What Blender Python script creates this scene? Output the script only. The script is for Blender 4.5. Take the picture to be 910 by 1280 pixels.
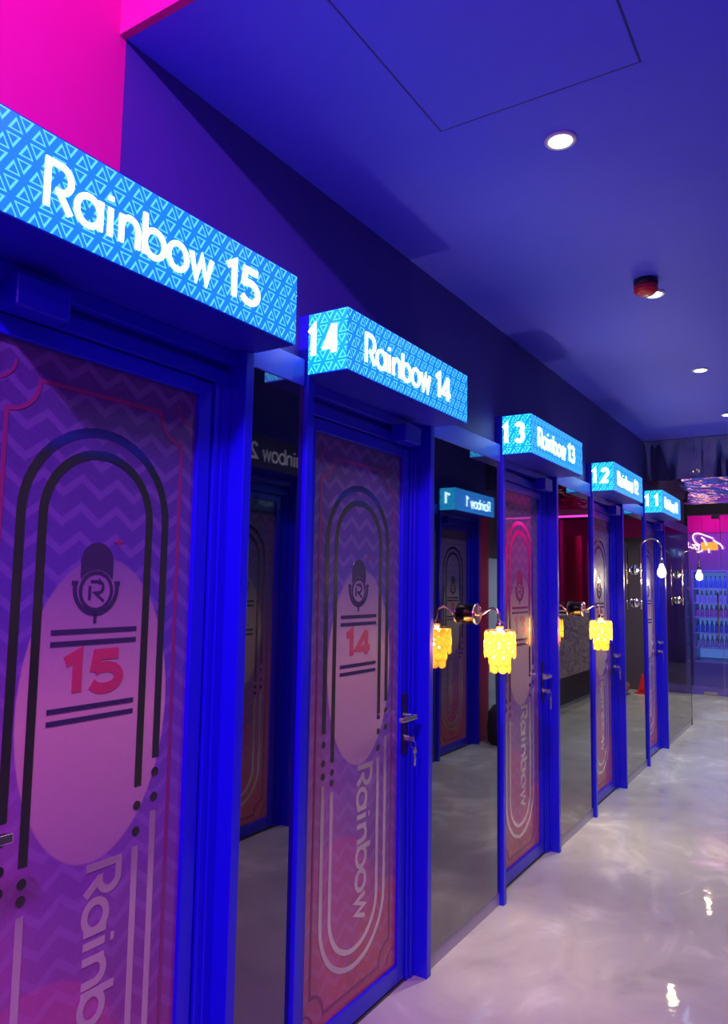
import bpy, math, random
from mathutils import Vector, Matrix
random.seed(7)
for o in list(bpy.data.objects): bpy.data.objects.remove(o, do_unlink=True)
SC = bpy.context.scene
COL = SC.collection
PI = math.pi

# ------------------------------------------------------------------ camera
def make_camera():
    psi, pitch, roll = [math.radians(a) for a in (32.526, 5.514, 0.939)]
    fwd = Vector((-math.sin(psi)*math.cos(pitch), math.cos(psi)*math.cos(pitch), math.sin(pitch)))
    right = Vector((math.cos(psi), math.sin(psi), 0)); up = right.cross(fwd)
    R = right*math.cos(roll) + up*math.sin(roll); U = -right*math.sin(roll) + up*math.cos(roll)
    cd = bpy.data.cameras.new('camera'); cd.sensor_fit = 'HORIZONTAL'; cd.sensor_width = 36.0
    cd.lens = 36.0*921.6/910.0; cd.clip_start = 0.02; cd.clip_end = 100
    co = bpy.data.objects.new('camera', cd); COL.objects.link(co)
    m = Matrix((R, U, -fwd)).transposed().to_4x4(); m.translation = Vector((1.384, 0.0, 1.5))
    co.matrix_world = m; SC.camera = co
make_camera()

# ------------------------------------------------------------------ world, exposure
w = bpy.data.worlds.new('world'); SC.world = w; w.use_nodes = True
w.node_tree.nodes['Background'].inputs[0].default_value = (0.02, 0.015, 0.06, 1)
w.node_tree.nodes['Background'].inputs[1].default_value = 0.3
SC.view_settings.view_transform = 'Standard'; SC.view_settings.look = 'None'
SC.view_settings.exposure = 0.0; SC.view_settings.gamma = 1.0; SC.view_settings.use_curve_mapping = False
SPOT_W = 60.0          # each ceiling downlight
MAGENTA_W = 34.0       # magenta LED tubes of the high lobby ceiling
WASH_W = 120.0          # added, unseen violet-pink bar that tints the corridor floor
BLUE_W = 28.0          # blue LED tubes of the high lobby ceiling
BLUE = (0.10, 0.10, 1.0); MAGENTA = (1.0, 0.03, 0.62); WARM = (1.0, 0.93, 0.74); COOL = (0.88, 1.0, 0.98)

# ------------------------------------------------------------------ materials
MATS = {}
def new_mat(name):
    m = bpy.data.materials.new(name); m.use_nodes = True; MATS[name] = m
    return m, m.node_tree, m.node_tree.nodes['Principled BSDF']
def pmat(name, col, rough=0.5, metal=0.0, coat=0.0, emit=None, es=0.0, vary=0.06, scale=18.0, bump=0.0):
    """principled material with a little procedural colour variation"""
    m, nt, b = new_mat(name)
    b.inputs['Roughness'].default_value = rough; b.inputs['Metallic'].default_value = metal
    b.inputs['Coat Weight'].default_value = coat; b.inputs['Coat Roughness'].default_value = 0.05
    n = nt.nodes.new('ShaderNodeTexNoise'); n.inputs['Scale'].default_value = scale; n.inputs['Detail'].default_value = 3
    tc = nt.nodes.new('ShaderNodeTexCoord'); nt.links.new(tc.outputs['Object'], n.inputs['Vector'])
    mx = nt.nodes.new('ShaderNodeMix'); mx.data_type = 'RGBA'
    mx.inputs['A'].default_value = tuple(c*(1-vary) for c in col[:3]) + (1,)
    mx.inputs['B'].default_value = tuple(min(1, c*(1+vary)) for c in col[:3]) + (1,)
    nt.links.new(n.outputs['Fac'], mx.inputs['Factor']); nt.links.new(mx.outputs['Result'], b.inputs['Base Color'])
    if bump > 0:
        bp = nt.nodes.new('ShaderNodeBump'); bp.inputs['Strength'].default_value = bump; bp.inputs['Distance'].default_value = 0.01
        nt.links.new(n.outputs['Fac'], bp.inputs['Height']); nt.links.new(bp.outputs['Normal'], b.inputs['Normal'])
    if emit:
        b.inputs['Emission Color'].default_value = emit + (1,); b.inputs['Emission Strength'].default_value = es
    return m

class NT:
    """tiny helper for math node chains"""
    def __init__(s, nt): s.nt = nt
    def _in(s, sock, v):
        if isinstance(v, (int, float)): sock.default_value = v
        elif isinstance(v, tuple): sock.default_value = v if len(v) == 4 else v + (1,)
        else: s.nt.links.new(v, sock)
    def m(s, op, a, b=0.0, c=0.0):
        n = s.nt.nodes.new('ShaderNodeMath'); n.operation = op
        s._in(n.inputs[0], a); s._in(n.inputs[1], b); s._in(n.inputs[2], c)
        return n.outputs[0]
    def mix(s, f, a, b):
        n = s.nt.nodes.new('ShaderNodeMix'); n.data_type = 'RGBA'
        s._in(n.inputs['Factor'], f); s._in(n.inputs['A'], a); s._in(n.inputs['B'], b)
        return n.outputs['Result']
    def xyz(s, kind='Object'):
        tc = s.nt.nodes.new('ShaderNodeTexCoord'); sp = s.nt.nodes.new('ShaderNodeSeparateXYZ')
        s.nt.links.new(tc.outputs[kind], sp.inputs[0]); s.obj = tc.outputs[kind]
        return sp.outputs
    def noise(s, scale, detail=3, vec=None, dist=0.0):
        n = s.nt.nodes.new('ShaderNodeTexNoise'); n.inputs['Scale'].default_value = scale
        n.inputs['Detail'].default_value = detail; n.inputs['Distortion'].default_value = dist
        s.nt.links.new(vec if vec is not None else s.obj, n.inputs['Vector'])
        return n.outputs['Fac']
    def smooth(s, v, a, b):
        n = s.nt.nodes.new('ShaderNodeMapRange'); n.interpolation_type = 'SMOOTHSTEP'
        s._in(n.inputs['Value'], v); n.inputs['From Min'].default_value = a; n.inputs['From Max'].default_value = b
        return n.outputs['Result']
    def ramp(s, f, stops):
        n = s.nt.nodes.new('ShaderNodeValToRGB'); cr = n.color_ramp
        while len(cr.elements) < len(stops): cr.elements.new(0.5)
        for e, (p, c) in zip(cr.elements, stops): e.position = p; e.color = c + (1,)
        s._in(n.inputs[0], f)
        return n.outputs['Color']

pmat('blue_paint', (0.006, 0.004, 0.60), 0.32, coat=0.15)
pmat('blue_band', (0.06, 0.07, 0.78), 0.35)
pmat('wall_paint', (0.060, 0.042, 0.29), 0.6, vary=0.04)
pmat('ceiling_paint', (0.10, 0.105, 0.92), 0.55, vary=0.03)
pmat('magenta_paint', (0.62, 0.006, 0.27), 0.6, vary=0.03)
pmat('dark_wall', (0.10, 0.075, 0.13), 0.5)
pmat('lobby_wall', (0.30, 0.24, 0.40), 0.6)
pmat('grey_panel', (0.07, 0.07, 0.09), 0.35)
pmat('red_panel', (0.42, 0.015, 0.09), 0.4)
pmat('pale_panel', (0.62, 0.72, 0.88), 0.4)
pmat('kick_grey', (0.34, 0.31, 0.42), 0.35)
pmat('sign_case', (0.012, 0.012, 0.50), 0.35)
pmat('black_metal', (0.012, 0.012, 0.018), 0.3, coat=0.3)
pmat('black_cloth', (0.012, 0.012, 0.02), 0.8, bump=0.4, scale=60)
pmat('steel', (0.72, 0.70, 0.74), 0.22, metal=1.0)
pmat('gold_chrome', (0.86, 0.66, 0.50), 0.14, metal=1.0)
pmat('chrome', (0.85, 0.82, 0.80), 0.08, metal=1.0)
pmat('white_plastic', (0.8, 0.8, 0.8), 0.4)
pmat('red_plastic', (0.75, 0.02, 0.03), 0.28, coat=0.4)
pmat('tan_leather', (0.42, 0.20, 0.12), 0.5)
pmat('lamp_lens', (1, 1, 1), 0.4, emit=(1.0, 0.95, 0.78), es=9.0)
pmat('bulb_glow', (1, 1, 1), 0.4, emit=(1.0, 0.86, 0.55), es=14.0)
pmat('neon_pink', (1, 0.8, 0.95), 0.4, emit=(1.0, 0.55, 0.95), es=1.6)
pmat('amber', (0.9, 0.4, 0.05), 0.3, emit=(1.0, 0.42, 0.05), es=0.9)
pmat('white_glow', (1, 1, 1), 0.4, emit=(0.45, 0.72, 1.0), es=5.0)
pmat('white_unlit', (0.62, 0.62, 0.68), 0.4)
pmat('magenta_tube', (1, 0.5, 0.8), 0.4, emit=MAGENTA, es=5.0)
pmat('blue_tube', (0.5, 0.5, 1), 0.4, emit=BLUE, es=5.0)
pmat('print_red', (0.46, 0.05, 0.11), 0.4, coat=0.4)
pmat('print_line', (0.22, 0.03, 0.13), 0.35, coat=0.4)
pmat('clear_band', (0.46, 0.40, 0.41), 0.10, metal=1.0)
pmat('clear_band_lit', (0.62, 0.53, 0.52), 0.16, metal=0.55)  # clear band with the floor's reflection painted in as a paler tone
pmat('dark_band', (0.06, 0.055, 0.12), 0.12, metal=0.3, coat=0.6)
pmat('bottle_blue', (0.12, 0.30, 0.75), 0.15, coat=0.5)
pmat('bottle_pale', (0.45, 0.60, 0.85), 0.15, coat=0.5)
pmat('bottle_pink', (0.55, 0.25, 0.60), 0.15, coat=0.5)
pmat('cooler_body', (0.35, 0.38, 0.62), 0.35)
pmat('cooler_light', (0.8, 0.9, 1.0), 0.4, emit=(0.16, 0.36, 1.0), es=0.40)
pmat('joint_dark', (0.035, 0.03, 0.25), 0.7)

def mirror_mat(name, col, rough=0.015, wave=0.0):
    m, nt, b = new_mat(name); N = NT(nt)
    b.inputs['Base Color'].default_value = col + (1,); b.inputs['Metallic'].default_value = 1.0
    b.inputs['Roughness'].default_value = rough
    N.xyz()
    if wave > 0:
        mp = nt.nodes.new('ShaderNodeMapping'); mp.inputs['Scale'].default_value = (3.0, 1.0, 0.5)
        nt.links.new(N.obj, mp.inputs['Vector'])
        f = N.noise(1.3, 2, mp.outputs[0], 0.4)
        bp = nt.nodes.new('ShaderNodeBump'); bp.inputs['Strength'].default_value = wave; bp.inputs['Distance'].default_value = 0.25
        nt.links.new(f, bp.inputs['Height']); nt.links.new(bp.outputs['Normal'], b.inputs['Normal'])
    else:
        f = N.noise(2.5, 2); r = N.m('MULTIPLY_ADD', f, 0.015, rough); nt.links.new(r, b.inputs['Roughness'])
    return m
mirror_mat('tinted_mirror', (0.215, 0.215, 0.235))
mirror_mat('wavy_mirror', (0.62, 0.57, 0.40), 0.04, wave=0.30)

def glass_mat(name, tint, refl):
    m = bpy.data.materials.new(name); m.use_nodes = True; MATS[name] = m; nt = m.node_tree
    nt.nodes.remove(nt.nodes['Principled BSDF'])
    out = nt.nodes['Material Output']
    tr = nt.nodes.new('ShaderNodeBsdfTransparent'); tr.inputs[0].default_value = tint + (1,)
    gl = nt.nodes.new('ShaderNodeBsdfGlossy'); gl.inputs['Roughness'].default_value = 0.02
    mx = nt.nodes.new('ShaderNodeMixShader'); fr = nt.nodes.new('ShaderNodeFresnel'); fr.inputs[0].default_value = 1.5
    N = NT(nt); f = N.m('MULTIPLY_ADD', fr.outputs[0], 0.9, refl)
    nt.links.new(f, mx.inputs[0]); nt.links.new(tr.outputs[0], mx.inputs[1]); nt.links.new(gl.outputs[0], mx.inputs[2])
    nt.links.new(mx.outputs[0], out.inputs[0])
    return m
glass_mat('clear_glass', (0.90, 0.90, 0.97), 0.03)
glass_mat('bulb_glass', (0.97, 0.93, 0.85), 0.03)

def capiz_mat():
    m = bpy.data.materials.new('capiz_shell'); m.use_nodes = True; MATS['capiz_shell'] = m; nt = m.node_tree
    out = nt.nodes['Material Output']; b = nt.nodes['Principled BSDF']
    b.inputs['Base Color'].default_value = (0.85, 0.58, 0.12, 1); b.inputs['Roughness'].default_value = 0.3
    N = NT(nt); N.xyz(); f = N.noise(40, 3)
    col = N.mix(f, (0.95, 0.55, 0.08), (1.0, 0.86, 0.38))
    tl = nt.nodes.new('ShaderNodeBsdfTranslucent'); nt.links.new(col, tl.inputs[0]); nt.links.new(col, b.inputs['Base Color'])
    mx = nt.nodes.new('ShaderNodeMixShader'); mx.inputs[0].default_value = 0.68
    nt.links.new(b.outputs[0], mx.inputs[1]); nt.links.new(tl.outputs[0], mx.inputs[2]); nt.links.new(mx.outputs[0], out.inputs[0])
capiz_mat()

def floor_mat():
    m, nt, b = new_mat('marbled_epoxy'); N = NT(nt); N.xyz()
    mp = nt.nodes.new('ShaderNodeMapping'); mp.inputs['Rotation'].default_value = (0, 0, 0.5); mp.inputs['Scale'].default_value = (1.0, 0.75, 1)
    nt.links.new(N.obj, mp.inputs['Vector'])
    big = N.noise(0.85, 5, mp.outputs[0], 1.8); fine = N.noise(2.6, 6, mp.outputs[0], 2.4)
    v = N.m('MULTIPLY_ADD', fine, 0.45, N.m('MULTIPLY', big, 0.6))
    col = N.ramp(v, [(0.30, (0.25, 0.24, 0.24)), (0.45, (0.37, 0.345, 0.35)), (0.57, (0.42, 0.395, 0.39)), (0.70, (0.62, 0.60, 0.57))])
    nt.links.new(col, b.inputs['Base Color'])
    r = N.m('MULTIPLY_ADD', fine, 0.14, 0.36); nt.links.new(r, b.inputs['Roughness'])
    b.inputs['Coat Weight'].default_value = 0.55; b.inputs['Coat Roughness'].default_value = 0.035; b.inputs['Specular IOR Level'].default_value = 0.25
    bp = nt.nodes.new('ShaderNodeBump'); bp.inputs['Strength'].default_value = 0.02; bp.inputs['Distance'].default_value = 0.05
    nt.links.new(N.noise(9, 2), bp.inputs['Height'])
    nt.links.new(bp.outputs['Normal'], b.inputs['Normal']); nt.links.new(bp.outputs['Normal'], b.inputs['Coat Normal'])
floor_mat()

def speckle_mat():
    m, nt, b = new_mat('speckled_stone'); N = NT(nt); N.xyz()
    f = N.smooth(N.noise(26, 2), 0.50, 0.56)
    nt.links.new(N.mix(f, (0.62, 0.46, 0.52), (0.22, 0.13, 0.20)), b.inputs['Base Color']); b.inputs['Roughness'].default_value = 0.3
speckle_mat()

def sign_mat(name, bg, line, strength, axis):
    """back-lit printed film: rows of outlined triangles (axis = coordinate that runs along the face)"""
    m, nt, b = new_mat(name); N = NT(nt); co = N.xyz()
    a = co[axis]; z = co[2]
    h = 0.0405; wd = 0.047
    v = N.m('DIVIDE', N.m('SUBTRACT', z, 2.1415), h)
    u = N.m('DIVIDE', a, wd)
    hv = N.m('MULTIPLY', v, 0.5)
    def dline(q):        # 0 on a line, 0.5 halfway
        return N.m('ABSOLUTE', N.m('SUBTRACT', N.m('FRACT', N.m('ADD', q, 0.5)), 0.5))
    d1 = dline(v); d2 = N.m('MULTIPLY', dline(N.m('ADD', u, hv)), 1.0); d3 = N.m('MULTIPLY', dline(N.m('SUBTRACT', u, hv)), 0.62)
    d = N.m('MINIMUM', d1, N.m('MINIMUM', d2, d3))
    band = N.m('MULTIPLY', N.smooth(d, 0.085, 0.105), N.m('SUBTRACT', 1.0, N.smooth(d, 0.155, 0.175)))
    col = N.mix(band, bg, line)
    b.inputs['Base Color'].default_value = (0.02, 0.1, 0.3, 1); b.inputs['Roughness'].default_value = 0.25
    nt.links.new(col, b.inputs['Emission Color']); b.inputs['Emission Strength'].default_value = strength
sign_mat('sign_front_print', (0.0, 0.088, 0.50), (0.05, 0.31, 0.46), 2.6, 1)
sign_mat('sign_end_print', (0.0, 0.19, 0.55), (0.05, 0.50, 0.47), 2.4, 0)
pmat('sign_unlit_print', (0.03, 0.025, 0.10), 0.3)

def film_mat():
    """printed translucent film on the door glass; u = across, z = height above floor"""
    m, nt, b = new_mat('printed_film'); N = NT(nt); co = N.xyz(); u = co[1]; z = co[2]
    base = N.ramp(N.m('DIVIDE', z, 2.05), [(0.04, (0.42, 0.045, 0.065)), (0.18, (0.34, 0.040, 0.15)), (0.30, (0.22, 0.045, 0.26)),
                                        (0.48, (0.14, 0.050, 0.31)), (0.68, (0.062, 0.034, 0.29)), (0.85, (0.055, 0.022, 0.20)), (1.0, (0.05, 0.018, 0.14))])
    def disc(cu, cz, ru, rz, soft=0.02):
        a = N.m('DIVIDE', N.m('SUBTRACT', u, cu), ru); c = N.m('DIVIDE', N.m('SUBTRACT', z, cz), rz)
        r = N.m('SQRT', N.m('ADD', N.m('MULTIPLY', a, a), N.m('MULTIPLY', c, c)))
        return N.m('SUBTRACT', 1.0, N.smooth(r, 1-soft, 1+soft))
    # soft hills of pink in the lower part
    col = N.mix(N.m('MULTIPLY', disc(-0.10, 0.42, 0.21, 0.22), 0.55), base, (0.46, 0.05, 0.22))
    col = N.mix(N.m('MULTIPLY', disc(0.24, 0.20, 0.24, 0.19), 0.55), col, (0.46, 0.04, 0.07))
    col = N.mix(N.m('MULTIPLY', disc(-0.28, 0.15, 0.24, 0.22), 0.6), col, (0.52, 0.06, 0.08))
    col = N.mix(N.m('MULTIPLY', disc(0.26, 0.62, 0.18, 0.22), 0.4), col, (0.14, 0.03, 0.22))
    side = N.m('MULTIPLY', N.smooth(N.m('MULTIPLY', u, -1.0), 0.02, 0.30), N.m('SUBTRACT', 1.0, N.smooth(z, 0.9, 1.5)))
    col = N.mix(N.m('MULTIPLY', side, 0.55), col, (0.46, 0.11, 0.26))
    # chevrons
    zig = N.m('MULTIPLY', N.m('ABSOLUTE', N.m('SUBTRACT', N.m('FRACT', N.m('DIVIDE', N.m('ADD', u, 5.0), 0.098)), 0.5)), 0.075)
    q = N.m('FRACT', N.m('DIVIDE', N.m('ADD', z, zig), 0.066))
    st = N.m('MULTIPLY', N.smooth(q, 0.02, 0.08), N.m('SUBTRACT', 1.0, N.smooth(q, 0.34, 0.40)))
    col = N.mix(N.m('MULTIPLY', st, 0.11), col, (0.50, 0.34, 0.75))
    # big pale oval; the warm lamp glow on its middle is painted in
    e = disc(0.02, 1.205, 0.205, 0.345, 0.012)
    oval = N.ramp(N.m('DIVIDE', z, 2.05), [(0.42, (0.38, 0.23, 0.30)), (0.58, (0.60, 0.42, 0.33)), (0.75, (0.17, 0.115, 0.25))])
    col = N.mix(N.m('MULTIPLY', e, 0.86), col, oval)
    n = N.noise(120, 2); col = N.mix(N.m('MULTIPLY', n, 0.05), col, (0.9, 0.8, 0.9))
    nt.links.new(col, b.inputs['Base Color']); b.inputs['Roughness'].default_value = 0.45
    b.inputs['Coat Weight'].default_value = 0.55; b.inputs['Coat Roughness'].default_value = 0.03
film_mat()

# ------------------------------------------------------------------ mesh helpers
class B:
    def __init__(s): s.v = []; s.f = []
    def add(s, vs, fs):
        o = len(s.v); s.v += [tuple(p) for p in vs]; s.f += [tuple(i+o for i in f) for f in fs]; return s
    def box(s, x0, x1, y0, y1, z0, z1):
        vs = [(x, y, z) for z in (z0, z1) for y in (y0, y1) for x in (x0, x1)]
        return s.add(vs, [(0, 2, 3, 1), (4, 5, 7, 6), (0, 1, 5, 4), (2, 6, 7, 3), (0, 4, 6, 2), (1, 3, 7, 5)])
    def tube(s, pts, r, seg=8, closed=False):
        pts = [Vector(p) for p in pts]; n = len(pts); rings = []; prev = None
        for i, p in enumerate(pts):
            a = pts[(i-1) % n] if (closed or i > 0) else p; c = pts[(i+1) % n] if (closed or i < n-1) else p
            t = (c-a).normalized()
            ref = prev if prev is not None else (Vector((0, 0, 1)) if abs(t.z) < 0.9 else Vector((1, 0, 0)))
            nrm = (ref - t*ref.dot(t)).normalized(); prev = nrm; bn = t.cross(nrm)
            rr = r[i] if isinstance(r, (list, tuple)) else r
            rings.append([p + (nrm*math.cos(2*PI*k/seg) + bn*math.sin(2*PI*k/seg))*rr for k in range(seg)])
        vs = [q for rg in rings for q in rg]; fs = []
        m = n if closed else n-1
        for i in range(m):
            j = (i+1) % n
            for k in range(seg): fs.append((i*seg+k, i*seg+(k+1) % seg, j*seg+(k+1) % seg, j*seg+k))
        if not closed: fs += [tuple(range(seg))[::-1], tuple(range((n-1)*seg, n*seg))]
        return s.add(vs, fs)
    def lathe(s, prof, c, axis='z', seg=24):
        """prof = [(radius, along)], revolved about an axis through c"""
        vs = []; fs = []; n = len(prof)
        for r, a in prof:
            for k in range(seg):
                p, q = r*math.cos(2*PI*k/seg), r*math.sin(2*PI*k/seg)
                d = {'z': (p, q, a), 'x': (a, p, q), 'y': (q, a, p)}[axis]
                vs.append((c[0]+d[0], c[1]+d[1], c[2]+d[2]))
        for i in range(n-1):
            for k in range(seg): fs.append((i*seg+k, i*seg+(k+1) % seg, (i+1)*seg+(k+1) % seg, (i+1)*seg+k))
        fs += [tuple(range(seg))[::-1], tuple(range((n-1)*seg, n*seg))]
        return s.add(vs, fs)
    def poly(s, pts2, mp, t):
        """filled outline pts2 (a,b), mp(a,b,h) -> xyz, thickness t"""
        n = len(pts2)
        vs = [mp(a, b, t) for a, b in pts2] + [mp(a, b, 0) for a, b in pts2]
        fs = [tuple(range(n)), tuple(range(n, 2*n))[::-1]] + [(i, n+i, n+(i+1) % n, (i+1) % n) for i in range(n)]
        return s.add(vs, fs)
    def ribbon(s, pts, wd, mp, t, closed=False):
        n = len(pts); L = []; R = []
        for i in range(n):
            p = Vector(pts[i]); a = Vector(pts[i-1]) if (closed or i > 0) else None; c = Vector(pts[(i+1) % n]) if (closed or i < n-1) else None
            d1 = (p-a).normalized() if a is not None else None; d2 = (c-p).normalized() if c is not None else None
            d1 = d1 if d1 is not None else d2; d2 = d2 if d2 is not None else d1
            n1 = Vector((-d1.y, d1.x)); n2 = Vector((-d2.y, d2.x)); m = (n1+n2)
            m = m.normalized() if m.length > 1e-6 else n1
            k = (wd/2)/max(0.45, m.dot(n1)); L.append(p+m*k); R.append(p-m*k)
        vs = []
        for i in range(n): vs += [mp(L[i].x, L[i].y, t), mp(R[i].x, R[i].y, t), mp(L[i].x, L[i].y, 0), mp(R[i].x, R[i].y, 0)]
        fs = []
        for i in range(n if closed else n-1):
            a = 4*i; c = 4*((i+1) % n)
            fs += [(a, a+1, c+1, c), (a, c, c+2, a+2), (a+1, a+3, c+3, c+1), (a+2, c+2, c+3, a+3)]
        if not closed: fs += [(0, 2, 3, 1), (4*(n-1), 4*(n-1)+1, 4*(n-1)+3, 4*(n-1)+2)]
        return s.add(vs, fs)
    def mesh(s, name, mat, smooth=False):
        me = bpy.data.meshes.new(name); me.from_pydata(s.v, [], s.f)
        import bmesh
        bm = bmesh.new(); bm.from_mesh(me); bmesh.ops.recalc_face_normals(bm, faces=bm.faces); bm.to_mesh(me); bm.free()
        me.materials.append(MATS[mat])
        if smooth:
            for p in me.polygons: p.use_smooth = True
        return me

def link(name, me, parent=None, bevel=0.0):
    o = bpy.data.objects.new(name, me); COL.objects.link(o)
    if parent is not None: o.parent = parent
    if bevel:
        md = o.modifiers.new('bevel', 'BEVEL'); md.width = bevel; md.segments = 2; md.limit_method = 'ANGLE'
    return o
def obj(name, b, mat, parent=None, smooth=False, bevel=0.0):
    return link(name, b.mesh(name, mat, smooth), parent, bevel)
def tag(o, label, cat, group=None, kind=None):
    o['label'] = label; o['category'] = cat
    if group: o['group'] = group
    if kind: o['kind'] = kind
    return o
def thing(name, label, cat, loc=(0, 0, 0), rz=0.0, group=None, kind=None):
    o = bpy.data.objects.new(name, None); COL.objects.link(o); o.location = loc; o.rotation_euler = (0, 0, rz)
    o.empty_display_size = 0.05
    return tag(o, label, cat, group, kind)
def box(name, mat, *a, parent=None, bevel=0.0): return obj(name, B().box(*a), mat, parent, bevel=bevel)
def struct(name, mat, *a, label=None, cat='wall', bevel=0.0):
    o = box(name, mat, *a, bevel=bevel); return tag(o, label or name.replace('_', ' '), cat, kind='structure')
def light(name, kind, loc, energy, col, parent=None, size=0.05, **k):
    l = bpy.data.lights.new(name, kind); l.energy = energy; l.color = col
    if kind in ('POINT', 'SPOT'): l.shadow_soft_size = size
    for a, v in k.items(): setattr(l, a, v)
    o = bpy.data.objects.new(name, l); COL.objects.link(o); o.location = loc
    if parent is not None: o.parent = parent
    return o
def arc(cx, cy, r, a0, a1, n=14, ry=None):
    ry = r if ry is None else ry
    return [(cx+r*math.cos(math.radians(a0+(a1-a0)*i/n)), cy+ry*math.sin(math.radians(a0+(a1-a0)*i/n))) for i in range(n+1)]

# ------------------------------------------------------------------ stroke lettering (cap height 1)
GLYPH = {
 'R': (0.78, [[(0, 0), (0, 1), (0.32, 1)] + arc(0.34, 0.71, 0.27, 80, -90, 10, 0.29) + [(0.22, 0.42)], [(0.30, 0.42), (0.62, 0)]]),
 'a': (0.92, [arc(0.33, 0.33, 0.33, 0, 360, 22), [(0.66, 0.68), (0.66, 0)]]),
 'i': (0.34, [[(0.03, 0), (0.03, 0.66)], [(0.03, 0.84), (0.03, 0.94)]]),
 'n': (0.74, [[(0.03, 0), (0.03, 0.66)], [(0.03, 0.36)] + arc(0.29, 0.39, 0.26, 180, 0, 12) + [(0.55, 0)]]),
 'b': (0.84, [[(0.03, 0), (0.03, 1)], arc(0.36, 0.33, 0.33, 0, 360, 22)]),
 'o': (0.82, [arc(0.33, 0.33, 0.33, 0, 360, 22)]),
 'w': (0.90, [[(0, 0.66), (0.2, 0.02), (0.4, 0.62), (0.6, 0.02), (0.8, 0.66)]]),
 ' ': (0.50, []),
 '1': (0.46, [[(0.0, 0.80), (0.22, 0.97), (0.22, 0)]]),
 '2': (0.72, [arc(0.28, 0.70, 0.27, 165, -30, 12) + [(0.0, 0.04), (0.58, 0.04)]]),
 '3': (0.70, [arc(0.26, 0.72, 0.25, 150, -80, 12, 0.24), arc(0.26, 0.27, 0.28, 85, -150, 12, 0.25)]),
 '4': (0.74, [[(0.44, 0), (0.44, 0.97)], [(0.44, 0.95), (0.0, 0.25), (0.62, 0.25)]]),
 '5': (0.70, [[(0.52, 0.94), (0.12, 0.94), (0.07, 0.48)], arc(0.27, 0.31, 0.28, 135, -150, 14, 0.29)]),
}
def text_width(t): return sum(GLYPH[c][0] for c in t)
def text(b, t, mp, x0, x1, base, h, wd, th):
    """write t between x0 and x1 (squeezed), cap height h, stroke width wd"""
    k = (x1-x0)/(text_width(t)-0.18); x = 0.0; lift = 0
    for c in t:
        adv, strokes = GLYPH[c]
        for s in strokes:
            closed = len(s) > 20
            pts = [(x0+(x+p[0])*k, base+p[1]*h) for p in (s[:-1] if closed else s)]
            b.ribbon(pts, wd, mp, th+0.0003*(lift % 2), closed); lift += 1
        x += adv
    return b

# ================================================================== setting
WY0, WY1 = 1.100, 9.0      # corridor run of the dropped ceiling / left wall end
CZ = 2.816
struct('floor', 'marbled_epoxy', -2.2, 5.0, -4.2, 14.6, -0.06, 0.0, label='glossy marbled grey-white epoxy floor', cat='floor')
struct('wall_left', 'wall_paint', -0.30, -0.12, -4.2, WY1, 0.0, 3.5, label='left wall core behind doors and mirrors')
struct('wall_left_upper', 'wall_paint', -0.12, -0.03, WY0, WY1, 2.20, CZ, label='dark indigo painted wall above the row of doors')
struct('wall_left_lobby', 'magenta_paint', -0.12, -0.03, -4.2, WY0-0.0005, 2.20, 3.5, label='bright magenta wall above the first door')
struct('ceiling', 'ceiling_paint', -0.03, 1.80, WY0, 6.9, CZ, CZ+0.10, label='indigo painted dropped corridor ceiling', cat='ceiling')
struct('ceiling_fascia', 'magenta_paint', -0.03, 5.0, WY0-0.02, WY0, CZ, 3.5, label='magenta upstand over the edge of the dropped ceiling')
struct('ceiling_lobby', 'magenta_paint', -0.03, 5.0, -4.2, WY0, 3.5, 3.6, label='high magenta lobby ceiling', cat='ceiling')
struct('wall_back', 'lobby_wall', -0.12, 5.0, -4.3, -4.2, 0.0, 3.5, label='lilac back wall of the lobby')
struct('wall_right_lobby', 'lobby_wall', 5.0, 5.1, -4.3, 14.7, 0.0, 3.5, label='lilac right wall of the lobby')
# corridor right wall: starts just past the photographer, ends at the reception
OPX = 1.525
struct('wall_right', 'wall_paint', OPX+0.12, OPX+0.30, WY0, 7.28, 0.0, CZ+0.6, label='right wall core behind the facing doors')
struct('wall_right_upper', 'wall_paint', OPX+0.03, OPX+0.12, WY0, 7.28, 2.20, CZ, label='dark indigo wall above the facing doors')
struct('wall_cross_near', 'lobby_wall', OPX+0.30, 5.0, WY0, WY0+0.1, 0.0, CZ+0.10, label='lilac cross wall facing the lobby')
struct('wall_cross_far', 'dark_wall', OPX+0.30, 5.0, 7.18, 7.28, 0.0, CZ+0.10, label='dark cross wall facing the reception')
# soffit with wavy mirror film and reception ceiling
struct('ceiling_bulkhead', 'dark_wall', -0.03, 1.80, 6.91, WY1+0.05, 2.47, CZ+0.10, label='dropped bulkhead across the corridor end', cat='ceiling')
tag(box('trim_bulkhead_face', 'wavy_mirror', -0.03, 1.60, 6.895, 6.91, 2.455, CZ-0.005), 'rippled mirror film facing on the ceiling bulkhead', 'mirror', kind='structure')
tag(box('trim_bulkhead_underside', 'wavy_mirror', -0.03, 1.60, 6.91, WY1+0.05, 2.455, 2.47), 'rippled mirror film under the ceiling bulkhead', 'mirror', kind='structure')
struct('ceiling_reception', 'dark_wall', -2.2, 5.0, WY1+0.05, 14.6, CZ, CZ+0.1, label='dark ceiling of the reception area', cat='ceiling')
struct('ceiling_reception_side', 'dark_wall', 1.80, 5.0, 7.28, WY1+0.05, CZ, CZ+0.1, label='dark ceiling beside the bulkhead', cat='ceiling')
struct('wall_far', 'magenta_paint', 1.55, 5.0, 14.5, 14.6, 0.0, CZ, label='magenta far wall behind the reception')
struct('wall_far_left', 'dark_wall', -2.3, -2.2, 8.9, 14.6, 0.0, CZ, label='dark side wall past the corridor end')
struct('trim_wall_end', 'black_metal', -0.10, 0.0, WY1-0.012, WY1, 0.0, 2.45, label='black edge strip at the end of the last mirror', cat='trim')
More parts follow.
